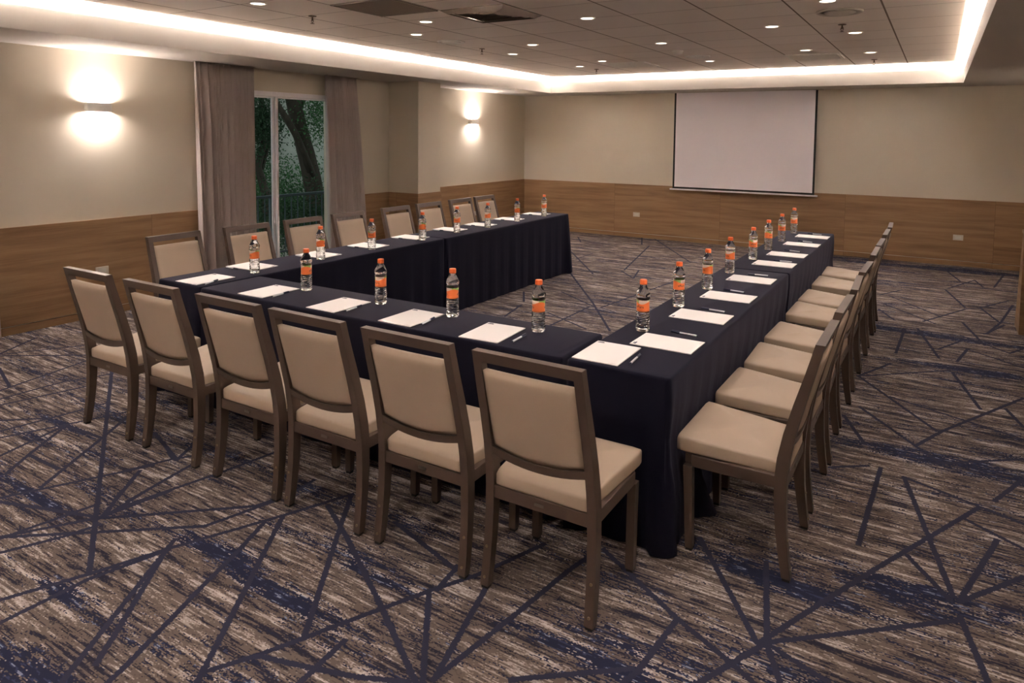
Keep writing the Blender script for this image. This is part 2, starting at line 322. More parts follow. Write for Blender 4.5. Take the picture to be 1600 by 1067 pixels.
# ------------------------------------------------------------------ room shell
XR, YF, ZH = 8.3, -12.8, 3.1
WY0, WY1, WZ = -6.66, -4.84, 2.2           # balcony door opening in the left wall
HW = .913
bm = bmesh.new(); bx(bm, -.3, XR+.2, YF-.2, .2, -.12, 0)
uv = bm.loops.layers.uv.new('UVMap')
SEG = [(3.27,-9.62,3.89,-9.99),(1.55,-8.6,3.27,-9.62),(2.99,-9.92,3.5,-9.75),(3.31,-10.06,3.51,-9.75),(3.52,-9.75,4.02,-9.31),(4.02,-9.31,4.04,-9.24),(3.31,-10.06,3.97,-9.54),(3.97,-9.54,4.06,-9.22),(3.44,-10.11,3.54,-9.9),(3.54,-9.9,3.57,-9.78),(3.77,-10.25,3.89,-9.99),(3.89,-9.99,3.99,-9.73),(3.99,-9.73,4.19,-9.3),(4.19,-9.3,4.32,-8.99),(3.91,-10.3,3.92,-10.01),(3.92,-10.01,4.0,-9.73),(3.99,-9.73,4.2,-9.99),(4.2,-9.99,4.39,-10.23),(4.17,-9.39,4.25,-9.58),(4.25,-9.58,4.34,-9.83),(4.34,-9.83,4.47,-10.16),(4.47,-10.16,4.5,-10.25),(4.2,-9.31,4.41,-9.62),(4.41,-9.62,4.7,-10.05),(4.7,-10.05,4.74,-10.11),(4.72,-10.06,4.8,-9.93),(4.8,-9.93,4.87,-9.79),(4.87,-9.79,4.99,-9.54),(4.99,-9.54,5.08,-9.36),(5.08,-9.36,5.18,-9.18),(5.18,-9.18,5.3,-8.86),(4.5,-9.26,4.87,-9.79),(4.33,-9.01,4.5,-9.26),(4.3,-9.13,4.56,-9.27),(4.56,-9.27,4.99,-9.53),(4.99,-9.53,5.32,-9.74),(4.8,-9.93,4.97,-9.88),(4.97,-9.88,5.15,-9.82),(5.15,-9.82,5.3,-9.75),(5.09,-9.38,5.34,-9.73),(5.25,-9.23,5.36,-9.69),(5.42,-9.32,5.36,-9.7),(5.42,-9.33,5.47,-8.97),(5.47,-8.97,5.5,-8.83),(4.66,-9.07,5.08,-9.2),(5.08,-9.18,5.1,-9.34),(5.57,-9.57,5.88,-9.32),(5.93,-9.01,5.9,-9.32),(5.9,-9.32,5.88,-9.39),(5.53,-8.76,5.93,-9.01),(5.93,-9.01,6.16,-9.13),(6.16,-9.13,6.23,-9.17),(5.85,-8.46,6.2,-8.98),(6.13,-8.49,6.23,-8.96),(6.08,-9.27,6.22,-8.98),(6.21,-8.97,6.43,-8.48),(6.43,-8.48,6.56,-8.2),(6.56,-8.2,6.9,-7.49),(6.23,-8.96,6.79,-8.48),(6.23,-8.97,6.3,-9.12),(6.24,-8.97,6.43,-9.04),(6.47,-7.3,6.44,-8.14),(6.58,-7.35,6.78,-8.33),(6.62,-8.12,6.77,-8.36),(6.95,-7.78,6.8,-8.35),(7.02,-8.04,6.81,-8.34),(6.8,-8.45,6.87,-8.77),(6.84,-7.66,7.04,-7.8),(6.58,-7.35,7.06,-7.56),(6.96,-7.39,7.1,-7.05),(6.22,-6.63,6.37,-7.02),(6.29,-6.42,6.72,-7.04),(6.22,-5.76,6.72,-6.59),(6.62,-6.89,6.75,-6.57),(6.75,-6.57,7.08,-5.92),(7.08,-5.92,7.22,-5.64),(7.1,-5.94,7.17,-6.24),(6.82,-5.32,6.96,-6.04),(6.45,-6.11,7.15,-6.45),(6.23,-5.76,6.41,-5.31),(6.26,-5.74,6.8,-5.25),(6.46,-4.09,6.43,-4.99),(6.56,-4.03,6.73,-4.95),(6.72,-4.68,6.9,-4.26),(6.85,-4.97,6.93,-4.54),(6.93,-4.54,7.28,-4.87),(6.2,-7.47,6.41,-7.31),(6.71,-7.09,7.13,-6.76),(6.89,-4.08,7.22,-4.48),(7.22,-4.48,7.33,-4.26),(7.08,-3.91,7.25,-3.44),(6.79,-0.43,6.95,-1.27),(6.81,-1.84,7.1,-1.07),(7.1,-1.07,7.17,-1.51),(7.46,-0.29,7.28,-1.44),(6.79,-1.93,6.96,-2.84),(6.6,-3.71,6.96,-2.9),(6.96,-2.9,7.09,-2.75),(7.09,-2.75,7.22,-3.35),(7.09,-2.75,7.37,-2.19),(7.39,-2.42,7.23,-3.34),(7.23,-3.34,7.1,-3.87),(6.16,-2.67,6.36,-2.22),(6.25,-2.65,6.73,-3.39),(6.22,-3.1,6.7,-3.75),(6.2,-3.4,6.36,-3.81),(6.92,-3.55,7.06,-4.33),(2.0,-2.0,3.0,-3.38),(2.77,-3.54,3.66,-4.81),(3.66,-4.81,4.22,-5.67),(2.78,-0.78,3.23,-2.92),(3.14,-4.51,3.72,-4.93),(3.8,-4.94,4.02,-3.12),(3.21,-2.98,3.53,-3.36),(3.53,-3.36,3.39,-2.81),(3.17,-5.75,3.07,-5.27),(2.79,-4.75,3.02,-5.14),(3.69,-5.79,3.69,-4.95),(3.44,-5.4,4.01,-5.73),(2.58,0.0,3.78,-1.87),(2.32,0.1,2.63,-0.72),(2.35,-2.55,2.34,-1.98),(0.51,-8.89,0.27,-8.52),(0.56,-8.91,1.11,-8.53),(0.53,-8.89,0.83,-8.4),(1.39,-9.26,1.23,-8.62),(1.55,-9.32,1.56,-8.94),(1.56,-8.94,1.67,-8.69),(1.67,-9.37,1.78,-8.9),(1.94,-9.48,2.12,-9.33),(2.11,-9.55,2.15,-9.31),(2.15,-9.31,2.19,-9.0),(2.21,-9.59,2.32,-9.32),(2.32,-9.32,2.45,-8.98),(2.46,-9.7,2.34,-9.33),(2.71,-9.78,2.57,-9.61),(2.57,-9.61,2.35,-9.32),(3.0,-9.75,2.69,-9.29),(2.69,-9.29,2.49,-9.01),(2.95,-9.9,3.24,-9.33),(0.89,-9.05,1.35,-9.18),(2.33,-9.31,2.69,-9.29),(2.57,-9.61,2.87,-9.61),(3.24,-9.4,3.41,-9.61),(3.41,-9.61,3.52,-9.74),(3.36,-9.56,3.52,-9.73),(3.46,-9.5,3.52,-9.72),(3.56,-9.44,3.52,-9.72),(3.18,-9.43,3.26,-9.23),(3.26,-9.23,3.32,-9.15),(3.4,-9.21,3.48,-9.6),(3.65,-8.89,3.6,-9.2),(3.6,-9.2,3.51,-9.62),(3.12,-9.17,3.26,-9.23),(2.87,-9.09,3.27,-9.22),(3.29,-9.23,3.18,-9.04),(4.07,-9.1,4.06,-8.99),(3.51,-9.62,3.52,-9.74)]
r2 = random.Random(3)
for i in range(70):     # the same line pattern carries on where the photo does not look
    x, y = (r2.uniform(0, 2), r2.uniform(-8, -1)) if i % 2 else (r2.uniform(0, 8), r2.uniform(-12.6, -10.6)); a = r2.uniform(0, PI); l = r2.uniform(.4, 1.4)
    SEG.append((x, y, x+l*math.cos(a), y+l*math.sin(a)))
for i, (x0, y0, x1, y1) in enumerate(SEG):
    d = Vector((x1-x0, y1-y0)); L_ = d.length; d.normalize(); n = Vector((-d.y, d.x)); w = .0152
    x0 -= d.x*.01; y0 -= d.y*.01; x1 += d.x*.01; y1 += d.y*.01; z = .0008+.000004*(i % 50)
    vs = [bm.verts.new((x0+n.x*w*s, y0+n.y*w*s, z)) if k == 0 else bm.verts.new((x1+n.x*w*s, y1+n.y*w*s, z)) for k, s in ((0, -1), (1, -1), (1, 1), (0, 1))]
    f = bm.faces.new(vs); f.material_index = 1
    for lp, c in zip(f.loops, ((0, 0), (L_, 0), (L_, 1), (0, 1))): lp[uv].uv = c
fl = struct(obj('floor', bm, [M_carpet, M_line], recalc=False))
# left wall with the door opening
bm = bmesh.new()
bx(bm, -.2, 0, YF-.2, WY0, 0, ZH); bx(bm, -.2, 0, WY1, .2, 0, ZH); bx(bm, -.2, 0, WY0, WY1, WZ, ZH)
bx(bm, 0, .53, -3.80, -3.30, 0, ZH)        # pilaster
struct(obj('wall_left', bm, M_wall))
struct(obj('wall_back', BX(0, XR+.2, 0, .2, 0, ZH), M_wall))
struct(obj('wall_right', BX(XR, XR+.2, YF-.2, 0, 0, ZH), M_wall))
struct(obj('wall_front', BX(0, XR, YF-.2, YF, 0, ZH), M_white))
# ceiling: soffit with lip and trough, then the tiled field
bm = bmesh.new()
TR = .26
for (x0, x1, y0, y1) in ((0, CX0-TR, YF, 0), (CX1+TR, XR, YF, 0), (CX0-TR, CX1+TR, CY1+TR, 0), (CX0-TR, CX1+TR, YF, CY0-TR)):
    bx(bm, x0, x1, y0, y1, ZS, ZC+.06)
for (x0, x1, y0, y1) in ((CX0-TR, CX0, CY0-TR, CY1+TR), (CX1, CX1+TR, CY0-TR, CY1+TR), (CX0, CX1, CY1, CY1+TR), (CX0, CX1, CY0-TR, CY0)):
    bx(bm, x0, x1, y0, y1, ZS, ZS+.06)     # trough floor
for (x0, x1, y0, y1) in ((CX0-.02, CX0, CY0-.02, CY1+.02), (CX1, CX1+.02, CY0-.02, CY1+.02), (CX0, CX1, CY1, CY1+.02), (CX0, CX1, CY0-.02, CY0)):
    bx(bm, x0, x1, y0, y1, ZS+.06, ZL)     # lip
struct(obj('trim_1', bm, M_soffit))
struct(obj('ceiling', BX(CX0-TR, CX1+TR, CY0-TR, CY1+TR, ZC, ZC+.05), M_ceil))
# wainscot and skirting
def wains(name, x0, x1, y0, y1, z0=.075, z1=HW): struct(obj(name, BX(x0, x1, y0, y1, z0, z1), M_wood))
T = .014
bm = bmesh.new(); bb = bmesh.new()
for (x0, x1, y0, y1) in ((0, T, YF, WY0-.02), (0, T, WY1+.02, -3.8-T), (0, .53+T, -3.8-T, -3.8), (.53, .53+T, -3.8, -3.3), (0, .53+T, -3.3, -3.3+T), (0, T, -3.3+T, 0)):
    bx(bm, x0, x1, y0, y1, .075, HW)
    ex = .004
    bx(bb, x0, x1-ex if x1 > x0 else x1, y0, y1, 0, .066)
struct(obj('trim_2', bm, M_wood)); struct(obj('baseboard_left', bb, M_wood))
wains('trim_3', T, XR, -T, 0); struct(obj('baseboard_back', BX(T, XR, -T+.003, 0, 0, .066), M_wood))
wains('trim_4', XR-T, XR, YF, -T); struct(obj('baseboard_right', BX(XR-T+.003, XR, YF, -T, 0, .066), M_wood))
struct(obj('baseboard_front', BX(T, XR-T, YF, YF+T, 0, .09), M_white))

# sliding balcony door in the left wall
dr = struct(empty('door_1', (0, (WY0+WY1)/2, 0)))
def ch(o, p, keep=None):
    o.parent = p; o.matrix_parent_inverse = Matrix.Translation(-Vector(p.location)); return o
bm = bmesh.new()
bx(bm, -.09, .012, WY0-.01, WY1+.01, WZ-.045, WZ+.01, .003); bx(bm, -.09, .012, WY0-.01, WY0+.045, 0, WZ-.045); bx(bm, -.09, .012, WY1-.03, WY1+.01, 0, WZ-.045); bx(bm, -.09, .012, WY0+.045, WY1-.03, 0, .04)
ch(obj('door_frame', bm, M_alu), dr)
ym = -5.75
def leaf(name, xa, y0, y1):
    bm = bmesh.new(); z0, z1 = .042, WZ-.047
    bx(bm, xa, xa+.03, y0, y0+.03, z0, z1, .002); bx(bm, xa, xa+.03, y1-.03, y1, z0, z1, .002)
    bx(bm, xa, xa+.03, y0+.03, y1-.03, z0, z0+.05); bx(bm, xa, xa+.03, y0+.03, y1-.03, z1-.016, z1)
    o = ch(obj('sash', bm, M_alu), dr)
    g = obj('glass_pane', BX(xa+.012, xa+.018, y0+.03, y1-.03, z0+.05, z1-.016), M_glass); g.parent = o; g.matrix_parent_inverse = Matrix.Translation(-Vector(dr.location)); return o
leaf('a', -.04, ym-.015, WY1-.03); leaf('b', -.075, WY0+.045, ym-.012)

# ------------------------------------------------------------------ outside the door
struct(obj('floor_1', BX(-1.25, -.2, -9, -1, -.25, -.03), M_bal))
bm = bmesh.new()
bx(bm, -1.19, -1.14, -8.5, -1.2, .84, .875, .004); bx(bm, -1.18, -1.15, -8.5, -1.2, .06, .085)
y = -8.45
while y < -1.2:
    cyl(bm, (-1.165, y, .085), (-1.165, y, .85), .008, n=8); y += .115
for y in (-8.45, -6.2, -4.9, -3.4, -1.4): bx(bm, -1.185, -1.145, y-.02, y+.02, -.03, .84)
tag(obj('balcony_railing', bm, M_rail), 'dark iron balcony railing with thin upright bars outside the sliding glass door', 'railing')
def skin(name, pts, rad, m, parent=None):
    bm = bmesh.new(); n = 12; rings = []
    for i, p in enumerate(pts):
        a = Vector(pts[max(0, i-1)]); b = Vector(pts[min(len(pts)-1, i+1)]); d = (b-a).normalized(); u = Vector((0, 1, .1)).cross(d).normalized(); w = d.cross(u)
        rings.append([bm.verts.new(Vector(p)+(u*math.cos(2*PI*k/n)+w*math.sin(2*PI*k/n))*rad[i]*(1+.12*math.sin(3*k+i))) for k in range(n)])
    for A, B in zip(rings, rings[1:]):
        for k in range(n): bm.faces.new((A[k], A[(k+1) % n], B[(k+1) % n], B[k]))
    bm.faces.new(rings[0][::-1]); bm.faces.new(rings[-1])
    return obj(name, bm, m, parent, True)
def leaves(name, cen, ext, n, size, m, parent, seed):
    r = random.Random(seed); bm = bmesh.new()
    cl = [Vector((cen[i]+r.gauss(0, ext[i]*.55) for i in range(3))) for _ in range(max(4, n//45))]
    for _ in range(n):
        c = r.choice(cl)+Vector((r.gauss(0, .16), r.gauss(0, .2), r.gauss(0, .18))); a = Vector((r.gauss(0, 1), r.gauss(0, 1), r.gauss(0, 1))).normalized(); b = a.orthogonal().normalized(); s = size*r.uniform(.6, 1.3)
        bend = a.cross(b)*s*.18
        v = [c-a*s, c-b*s*.4+bend, c+a*s, c+b*s*.4+bend]; q = [bm.verts.new(t) for t in v]; bm.faces.new((q[0], q[1], q[2])); bm.faces.new((q[0], q[2], q[3]))
    return obj(name, bm, m, parent, recalc=False)
def tree(loc, label, parts, fol):
    t = tag(empty('tree', loc), label, 'tree')
    for nm, pts, rad in parts: skin(nm, pts, rad, M_bark, t)
    for cen, ext, n, s, m, sd in fol: leaves('foliage', cen, ext, n, s, m, t, sd)
    return t
tree((-3.3, -2.1, -3), 'thick leaning tree trunk behind the balcony railing, nearest the right curtain',
     [('trunk', [(0, .08, 0), (0, .07, 1.5), (0, .06, 2.67), (0, .02, 3.52), (0, -.08, 3.88), (0, -.22, 4.36), (0, -.38, 4.88), (0, -.52, 5.35), (0, -.66, 5.75), (0, -.95, 6.7)], [.26, .22, .19, .17, .165, .15, .135, .13, .12, .1]),
      ('branch', [(.08, -.14, 3.95), (.1, -.38, 4.4), (.1, -.55, 4.72), (.1, -.74, 4.98), (.08, -.92, 5.22), (.0, -1.2, 5.6), (0, -1.6, 6.1)], [.08, .062, .058, .055, .05, .045, .03]),
      ('branch', [(0, -.45, 5.1), (-.1, -.1, 5.5), (-.15, .25, 6.0)], [.08, .05, .03])],
     [((.25, -.12, 5.1), (.15, .16, .5), 2600, .026, M_leaf2, 1), ((.1, -.7, 5.9), (.3, .6, .3), 2600, .03, M_leaf1, 2)])
tree((-4.9, -2.0, -3), 'slender leafy tree outside the door, seen through the narrow left pane',
     [('trunk', [(0, .15, 0), (0, .1, 2.5), (.05, .05, 3.5), (0, -.1, 4.05), (.05, .0, 4.5), (0, -.05, 6.5)], [.12, .1, .085, .07, .06, .04]),
      ('branch', [(0, -.05, 3.9), (.05, .12, 4.5), (0, .3, 5.2)], [.05, .035, .02])],
     [((.1, -.15, 5.0), (.2, .4, .6), 5200, .034, M_leaf1, 3), ((-.3, .1, 4.0), (.2, .5, .6), 1600, .034, M_leaf2, 6)])
b = tag(empty('hedge', (-2.35, -2.9, -3)), 'dense dark green hedge growing just below the balcony railing outside', 'hedge')
leaves('foliage', (0, 0, 3.25), (.16, 2.2, .36), 12000, .03, M_leaf1, b, 8)
skin('stem', [(0, 0, 0), (0, .1, 1.2), (.02, 0, 3.1)], [.06, .05, .03], M_bark, b)
b = tag(empty('shrub', (-6.7, -.2, -3)), 'mid-green shrub far behind the leaning trunk outside the sliding door', 'shrub')
leaves('foliage', (0, 0, 3.0), (.1, 1.8, .75), 9000, .038, M_leaf2, b, 9)
skin('stem', [(0, 0, 0), (0, .1, 1.2), (.02, 0, 3.1)], [.07, .06, .03], M_bark, b)
gw = tag(empty('garden_wall', (-7.6, 1, -3)), 'pale weathered building wall behind the trees outside the door', 'wall')
obj('wall_body', BX(-.2, .2, -9, 9, 0, 7.2), M_ext, gw); obj('coping', BX(-.25, .25, -9, 9, 7.2, 7.3), M_bal, gw)
struct(obj('ground', BX(-14, -1.3, -14, 12, -3.2, -3), M_bal))

# ------------------------------------------------------------------ curtains
def curtain(yt0, yt1, yb0, yb1, seed, label, folds):
    r = random.Random(seed); bm = bmesh.new(); NU, NV = folds*12, 16
    ph = [r.uniform(-.5, .5) for _ in range(folds+2)]; am = [r.uniform(.45, 1.35) for _ in range(folds+2)]; g = []
    for j in range(NV+1):
        t = j/NV; z = ZS-.004-(ZS-.016)*t; row = []
        for i in range(NU+1):
            s = i/NU; y = (yt0+(yt1-yt0)*s)*(1-t)+(yb0+(yb1-yb0)*s)*t
            f = s*folds+.30*math.sin(2*PI*s*2.3+seed)*(1 if 0 < s < 1 else 1); f = max(0, min(folds+.99, f)); k = int(f); a = am[k]*(1-(f-k))+am[k+1]*(f-k); p = ph[k]*(1-(f-k))+ph[k+1]*(f-k)
            amp = (.028+.026*min(1, t*3))*a
            x = .105+amp*math.sin(2*PI*f+p*(1+t))+.010*math.sin(PI*.6*f+p*3+t*2)*(.4+t)
            y += .012*math.cos(2*PI*f+p)*(1 if 0 < i < NU else 0)
            row.append(bm.verts.new((x, y, z)))
        g.append(row)
    for j in range(NV):
        for i in range(NU): bm.faces.new((g[j][i], g[j][i+1], g[j+1][i+1], g[j+1][i]))
    root = tag(empty('curtain', (.105, (yb0+yb1)/2, 0)), label, 'curtain')
    o = ch(obj('curtain_panel', bm, M_curtain, smooth=True), root)
    md = o.modifiers.new('thickness', 'SOLIDIFY'); md.thickness = .003
    # heading tape where the pleats are gathered
    bm = bmesh.new(); bx(bm, .09, .12, min(yt0, yt1), max(yt0, yt1), ZS-.012, ZS-.001)
    ch(obj('curtain_track', bm, M_soffit), root)
    return root
curtain(-6.90, -6.16, -6.86, -6.13, 1, 'floor-length mauve-grey pleated curtain on the left side of the sliding balcony door', 13)
curtain(-5.10, -4.54, -5.02, -4.33, 2, 'floor-length mauve-grey pleated curtain on the right side of the sliding balcony door', 11)
curtain(-9.6, -8.78, -9.6, -8.69, 3, 'mauve-grey curtain edge hanging at the far left beside the wood panelling', 7)

# ------------------------------------------------------------------ wall and ceiling fixtures
def spot(name, loc, rot, e, size, blend, col, rad, parent=None):
    l = bpy.data.lights.new(name, 'SPOT'); l.energy = e; l.spot_size = size; l.spot_blend = blend; l.color = col; l.shadow_soft_size = rad
    o = bpy.data.objects.new(name, l); C.objects.link(o); o.location = loc; o.rotation_euler = rot
    if parent: o.parent = parent
    return o
for x, y, rz, lab in ((0, -7.83, 0, 'white up-and-down wall lamp glowing on the left wall beside the near curtain'), (0, -1.725, 0, 'small white up-and-down wall lamp glowing beyond the pilaster, near the far corner'),
                  (XR, -1.725, PI, 'unseen up-and-down lamp added on the right wall for brightness, near the back wall'), (XR, -7.83, PI, 'unseen up-and-down lamp added on the right wall for brightness, beside the viewer')):  # the right-wall pair is unseen, added to brighten that side of the room
    t = tag(empty('wall_lamp', (x, y, 1.95), rz), lab, 'wall lamp', 'lit up-and-down wall lamps')
    bm = bmesh.new(); h = .042
    bx(bm, .055, .06, -.11, .11, -h, h); bx(bm, 0, .055, -.11, -.106, -h, h); bx(bm, 0, .055, .106, .11, -h, h); bx(bm, 0, .004, -.106, .106, -h, h)
    obj('lamp_housing', bm, M_white, t)
    for s in (1, -1):
        bm = bmesh.new(); bx(bm, .006, .053, -.1, .1, s*h*.62-.002, s*h*.62+.002); obj('lamp_lens', bm, M_slens, t)
        l = bpy.data.lights.new('wall_lamp_light', 'AREA'); l.shape = 'RECTANGLE'; l.size = .045; l.size_y = .19; l.energy = E_SCON*(1.1 if x == 0 else .45); l.color = SCON; l.spread = math.radians(172)
        lo = bpy.data.objects.new('wall_lamp_light', l); C.objects.link(lo); lo.parent = t; lo.location = (.03, 0, s*h*.75); lo.rotation_euler = (PI if s > 0 else 0, 0, 0)

DL = [(2.163, -7.759), (2.769, -6.469), (2.191, -5.89), (2.83, -4.69), (2.187, -4.04), (4.093, -5.98), (4.11, -4.191), (2.828, -2.837), (2.248, -2.31), (4.072, -2.236),
      (5.346, -4.82), (5.93, -5.855), (5.33, -2.901), (5.944, -4.097), (5.94, -2.362)]
HID = [(4.1, -7.8), (5.34, -6.65), (5.93, -7.65), (5.34, -8.5), (2.8, -8.3), (4.1, -9.65), (2.2, -9.6), (5.34, -10.4), (2.8, -10.2), (5.93, -9.5), (4.1, -11.4)]
def pn(x, y):
    a = 'left' if x < 3.4 else ('middle' if x < 5 else 'right'); return a
dl0 = None
ORD2 = ['above the front chairs', 'above the near right table', 'right of the near right table', 'above the rightmost front chair', 'above the leftmost front chairs', 'above the open carpet in front, middle', 'above the open carpet in front, far left', 'behind the viewer, right of the middle', 'behind the viewer, left', 'right of the viewer', 'farthest behind the viewer']
order = sorted(DL, key=lambda p: p[1]); cnt = {}
seqw = ['nearest', 'second nearest', 'third nearest', 'fourth nearest', 'fifth nearest', 'sixth nearest', 'farthest']
tot = {k: sum(1 for p in DL if pn(*p) == k) for k in ('left', 'middle', 'right')}
for i, (x, y) in enumerate(order+HID):
    if dl0 is None:
        t = dl0 = empty('downlight', (x, y, ZC))
        bm = bmesh.new(); lathe(bm, [(.068, 0), (.068, -.005), (.060, -.008), (.053, -.006), (.050, .0), (.068, 0)], 28); obj('trim_ring', bm, M_white, t, True)
        bm = bmesh.new(); lathe(bm, [(0, -.004), (.051, -.004), (.051, -.001), (0, -.001)], 28); obj('lamp_lens', bm, M_lens, t, False)
        spot('downlight_beam', (0, 0, -.03), (0, 0, 0), E_DOWN, math.radians(92), .9, WARM, .022, t)
    else: t = copy_tree(dl0); t.location = (x, y, ZC)
    if i < len(order):
        k = pn(x, y); n = cnt.get(k, 0); cnt[k] = n+1
        w = 'farthest' if n == tot[k]-1 else seqw[n]
        tag(t, f'small round lit ceiling downlight, {w} of the {tot[k]} in the {k} rows', 'downlight', 'recessed ceiling downlights')
    else: tag(t, f'lit ceiling downlight outside the view, {ORD2[i-len(order)]}', 'downlight', 'recessed ceiling downlights behind the viewer')

# return-air panel and square diffuser set in the grid
t = tag(empty('return_air_panel', (2.905, -7.155, ZC)), 'dark square return-air panel in the ceiling, left of the shiny square diffuser', 'air vent')
bm = bmesh.new(); bx(bm, -.295, .295, -.295, .295, -.004, 0); obj('panel', bm, M_return, t)
bm = bmesh.new()
for a in range(4):
    s = .295; w = .014
    q = [(-s, s, s-w, s), (-s, s, -s, -s+w), (-s, -s+w, -s, s), (s-w, s, -s, s)][a]; bx(bm, *q, -.008, -.004)
obj('border', bm, M_diff, t)
t = tag(empty('square_diffuser', (3.515, -6.56, ZC)), 'shiny square metal air diffuser in the ceiling beside the dark return panel', 'air vent')
bm = bmesh.new(); zz = [0, -.012, -.02, -.006]
for k, s in enumerate((.298, .24, .17, .10)):
    w = .045
    vs = []
    for (sx, sy) in ((-1, -1), (1, -1), (1, 1), (-1, 1)): vs.append((bm.verts.new((sx*s, sy*s, -.006)), bm.verts.new((sx*(s-w), sy*(s-w), -.03+.004*k))))
    for a in range(4): bm.faces.new((vs[a][0], vs[(a+1) % 4][0], vs[(a+1) % 4][1], vs[a][1]))
obj('louvre', bm, M_diff, t); obj('back_plate', BX(-.298, .298, -.298, .298, -.004, 0), M_diff, t)
rd0 = None
for (x, y, r, lab) in ((2.175, -5.286, .15, 'round white ceiling diffuser above the left chairs, left of the other round ones'), (5.952, -5.337, .17, 'large round beige ceiling diffuser at top right near the sprinkler'),
                       (4.082, -2.804, .15, 'round ceiling diffuser above the projection screen, beside the smoke detector')):
    t = tag(empty('round_diffuser', (x, y, ZC)), lab, 'air vent', 'round ceiling diffusers')
    bm = bmesh.new(); lathe(bm, [(0, 0), (r, 0), (r, -.006), (r*.93, -.014), (r*.85, -.010), (r*.8, -.004)], 36); obj('outer_ring', bm, M_white if x < 5 else M_soffit, t, True)
    bm = bmesh.new(); lathe(bm, [(0, -.022), (r*.5, -.02), (r*.68, -.010), (r*.66, -.004), (0, -.002)], 36); obj('inner_cone', bm, M_white if x < 5 else M_soffit, t, True)
for (x, y, lab) in ((3.0, -2.25, 'square louvred air diffuser near the cove, left of the screen'), (5.33, -2.2, 'square louvred air diffuser near the cove, right of the screen')):
    t = tag(empty('louvred_diffuser', (x, y, ZC)), lab, 'air vent', 'louvred ceiling diffusers by the far cove')
    bm = bmesh.new()
    for k in range(7): bx(bm, -.27, .27, -.24+k*.075, -.225+k*.075, -.022, -.002)
    obj('louvre', bm, M_white, t)
    bm = bmesh.new(); s = .298; w = .03
    for q in ((-s, s, s-w, s), (-s, s, -s, -s+w), (-s, -s+w, -s+w, s-w), (s-w, s, -s+w, s-w)): bx(bm, *q, -.014, 0)
    obj('border', bm, M_white, t)
t = tag(empty('smoke_detector', (4.051, -3.471, ZC)), 'small pale smoke detector on the ceiling in front of the projection screen', 'smoke detector')
bm = bmesh.new(); lathe(bm, [(0, 0), (.062, 0), (.062, -.014), (0, -.014)], 28); obj('base', bm, M_white, t, False)
bm = bmesh.new(); lathe(bm, [(.052, -.014), (.052, -.03), (.04, -.042), (0, -.044)], 28); obj('cover', bm, M_white, t, True)
sp0 = None
for (x, y, lab) in ((2.09, -7.145, 'dark sprinkler head at upper left of the ceiling, nearest the viewer'), (2.129, -4.631, 'dark sprinkler head on the ceiling beside the left downlights, near the white round diffuser'),
                    (5.896, -4.654, 'bronze sprinkler head beside the large round diffuser at upper right'), (2.281, -1.817, 'tiny dark sprinkler head against the glowing far left cove'), (5.918, -1.51, 'tiny dark sprinkler head against the glowing far right cove')):
    if sp0 is None:
        t = sp0 = empty('sprinkler', (x, y, ZC))
        bm = bmesh.new(); lathe(bm, [(0, 0), (.035, 0), (.033, -.006), (.012, -.009), (0, -.009)], 20); obj('escutcheon', bm, M_spr, t, True)
        bm = bmesh.new(); cyl(bm, (0, 0, -.009), (0, 0, -.04), .007, n=10)
        for s in (-1, 1): cyl(bm, (s*.007, 0, -.025), (s*.012, 0, -.045), .0025, n=6); cyl(bm, (s*.012, 0, -.045), (0, 0, -.062), .0025, n=6)
        obj('sprinkler_frame', bm, M_spr, t)
        bm = bmesh.new(); cyl(bm, (0, 0, -.062), (0, 0, -.065), .017, n=16); obj('deflector', bm, M_spr, t)
    else: t = copy_tree(sp0); t.location = (x, y, ZC)
    tag(t, lab, 'sprinkler', 'ceiling sprinklers')

# wall outlets
def outlet(loc, rz, lab):
    t = tag(empty('wall_outlet', loc, rz), lab, 'outlet', 'wall outlets on the wood panelling')
    obj('cover_plate', BX(-.06, .06, -.008, 0, -.038, .038, bev=.003), M_outlet, t)
    bm = bmesh.new(); bx(bm, -.035, .035, -.011, -.007, -.02, .02); obj('socket', bm, M_white, t)
outlet((2.256, -T, .395), 0, 'white outlet plate on the back panelling, left of the projection screen')
outlet((6.93, -T, .392), 0, 'white outlet plate on the back panelling, right of the right-hand table')
outlet((T, -7.83, .43), PI/2, 'white outlet plate on the left panelling, behind the leftmost front chair')
outlet((T, -1.622, .413), PI/2, 'white outlet plate on the left panelling, between the two farthest left chairs')

# projection screen
t = tag(empty('projection_screen', (4.01, -.15, .85)), 'large blank pull-down projection screen with black edges in front of the back wall', 'projection screen')
zb = .888-.85; zt = ZS-.85-.002; w = 1.085
obj('screen_fabric', BX(-w+.03, w-.03, -.0015, .0015, zb+.03, zt), M_screen, t)
bm = bmesh.new(); bx(bm, -w, -w+.03, -.0015, .0015, zb, zt); bx(bm, w-.03, w, -.0015, .0015, zb, zt); bx(bm, -w+.03, w-.03, -.0015, .0015, zb, zb+.03)
obj('black_border', bm, M_black, t)
bm = bmesh.new(); bx(bm, -w-.045, w+.045, -.016, .016, zb-.024, zb+.0, .004); obj('bottom_bar', bm, M_alu, t)
struct(obj('trim_6', BX(2.86, 5.16, -.2, -.1, ZS-.012, ZS), M_soffit))

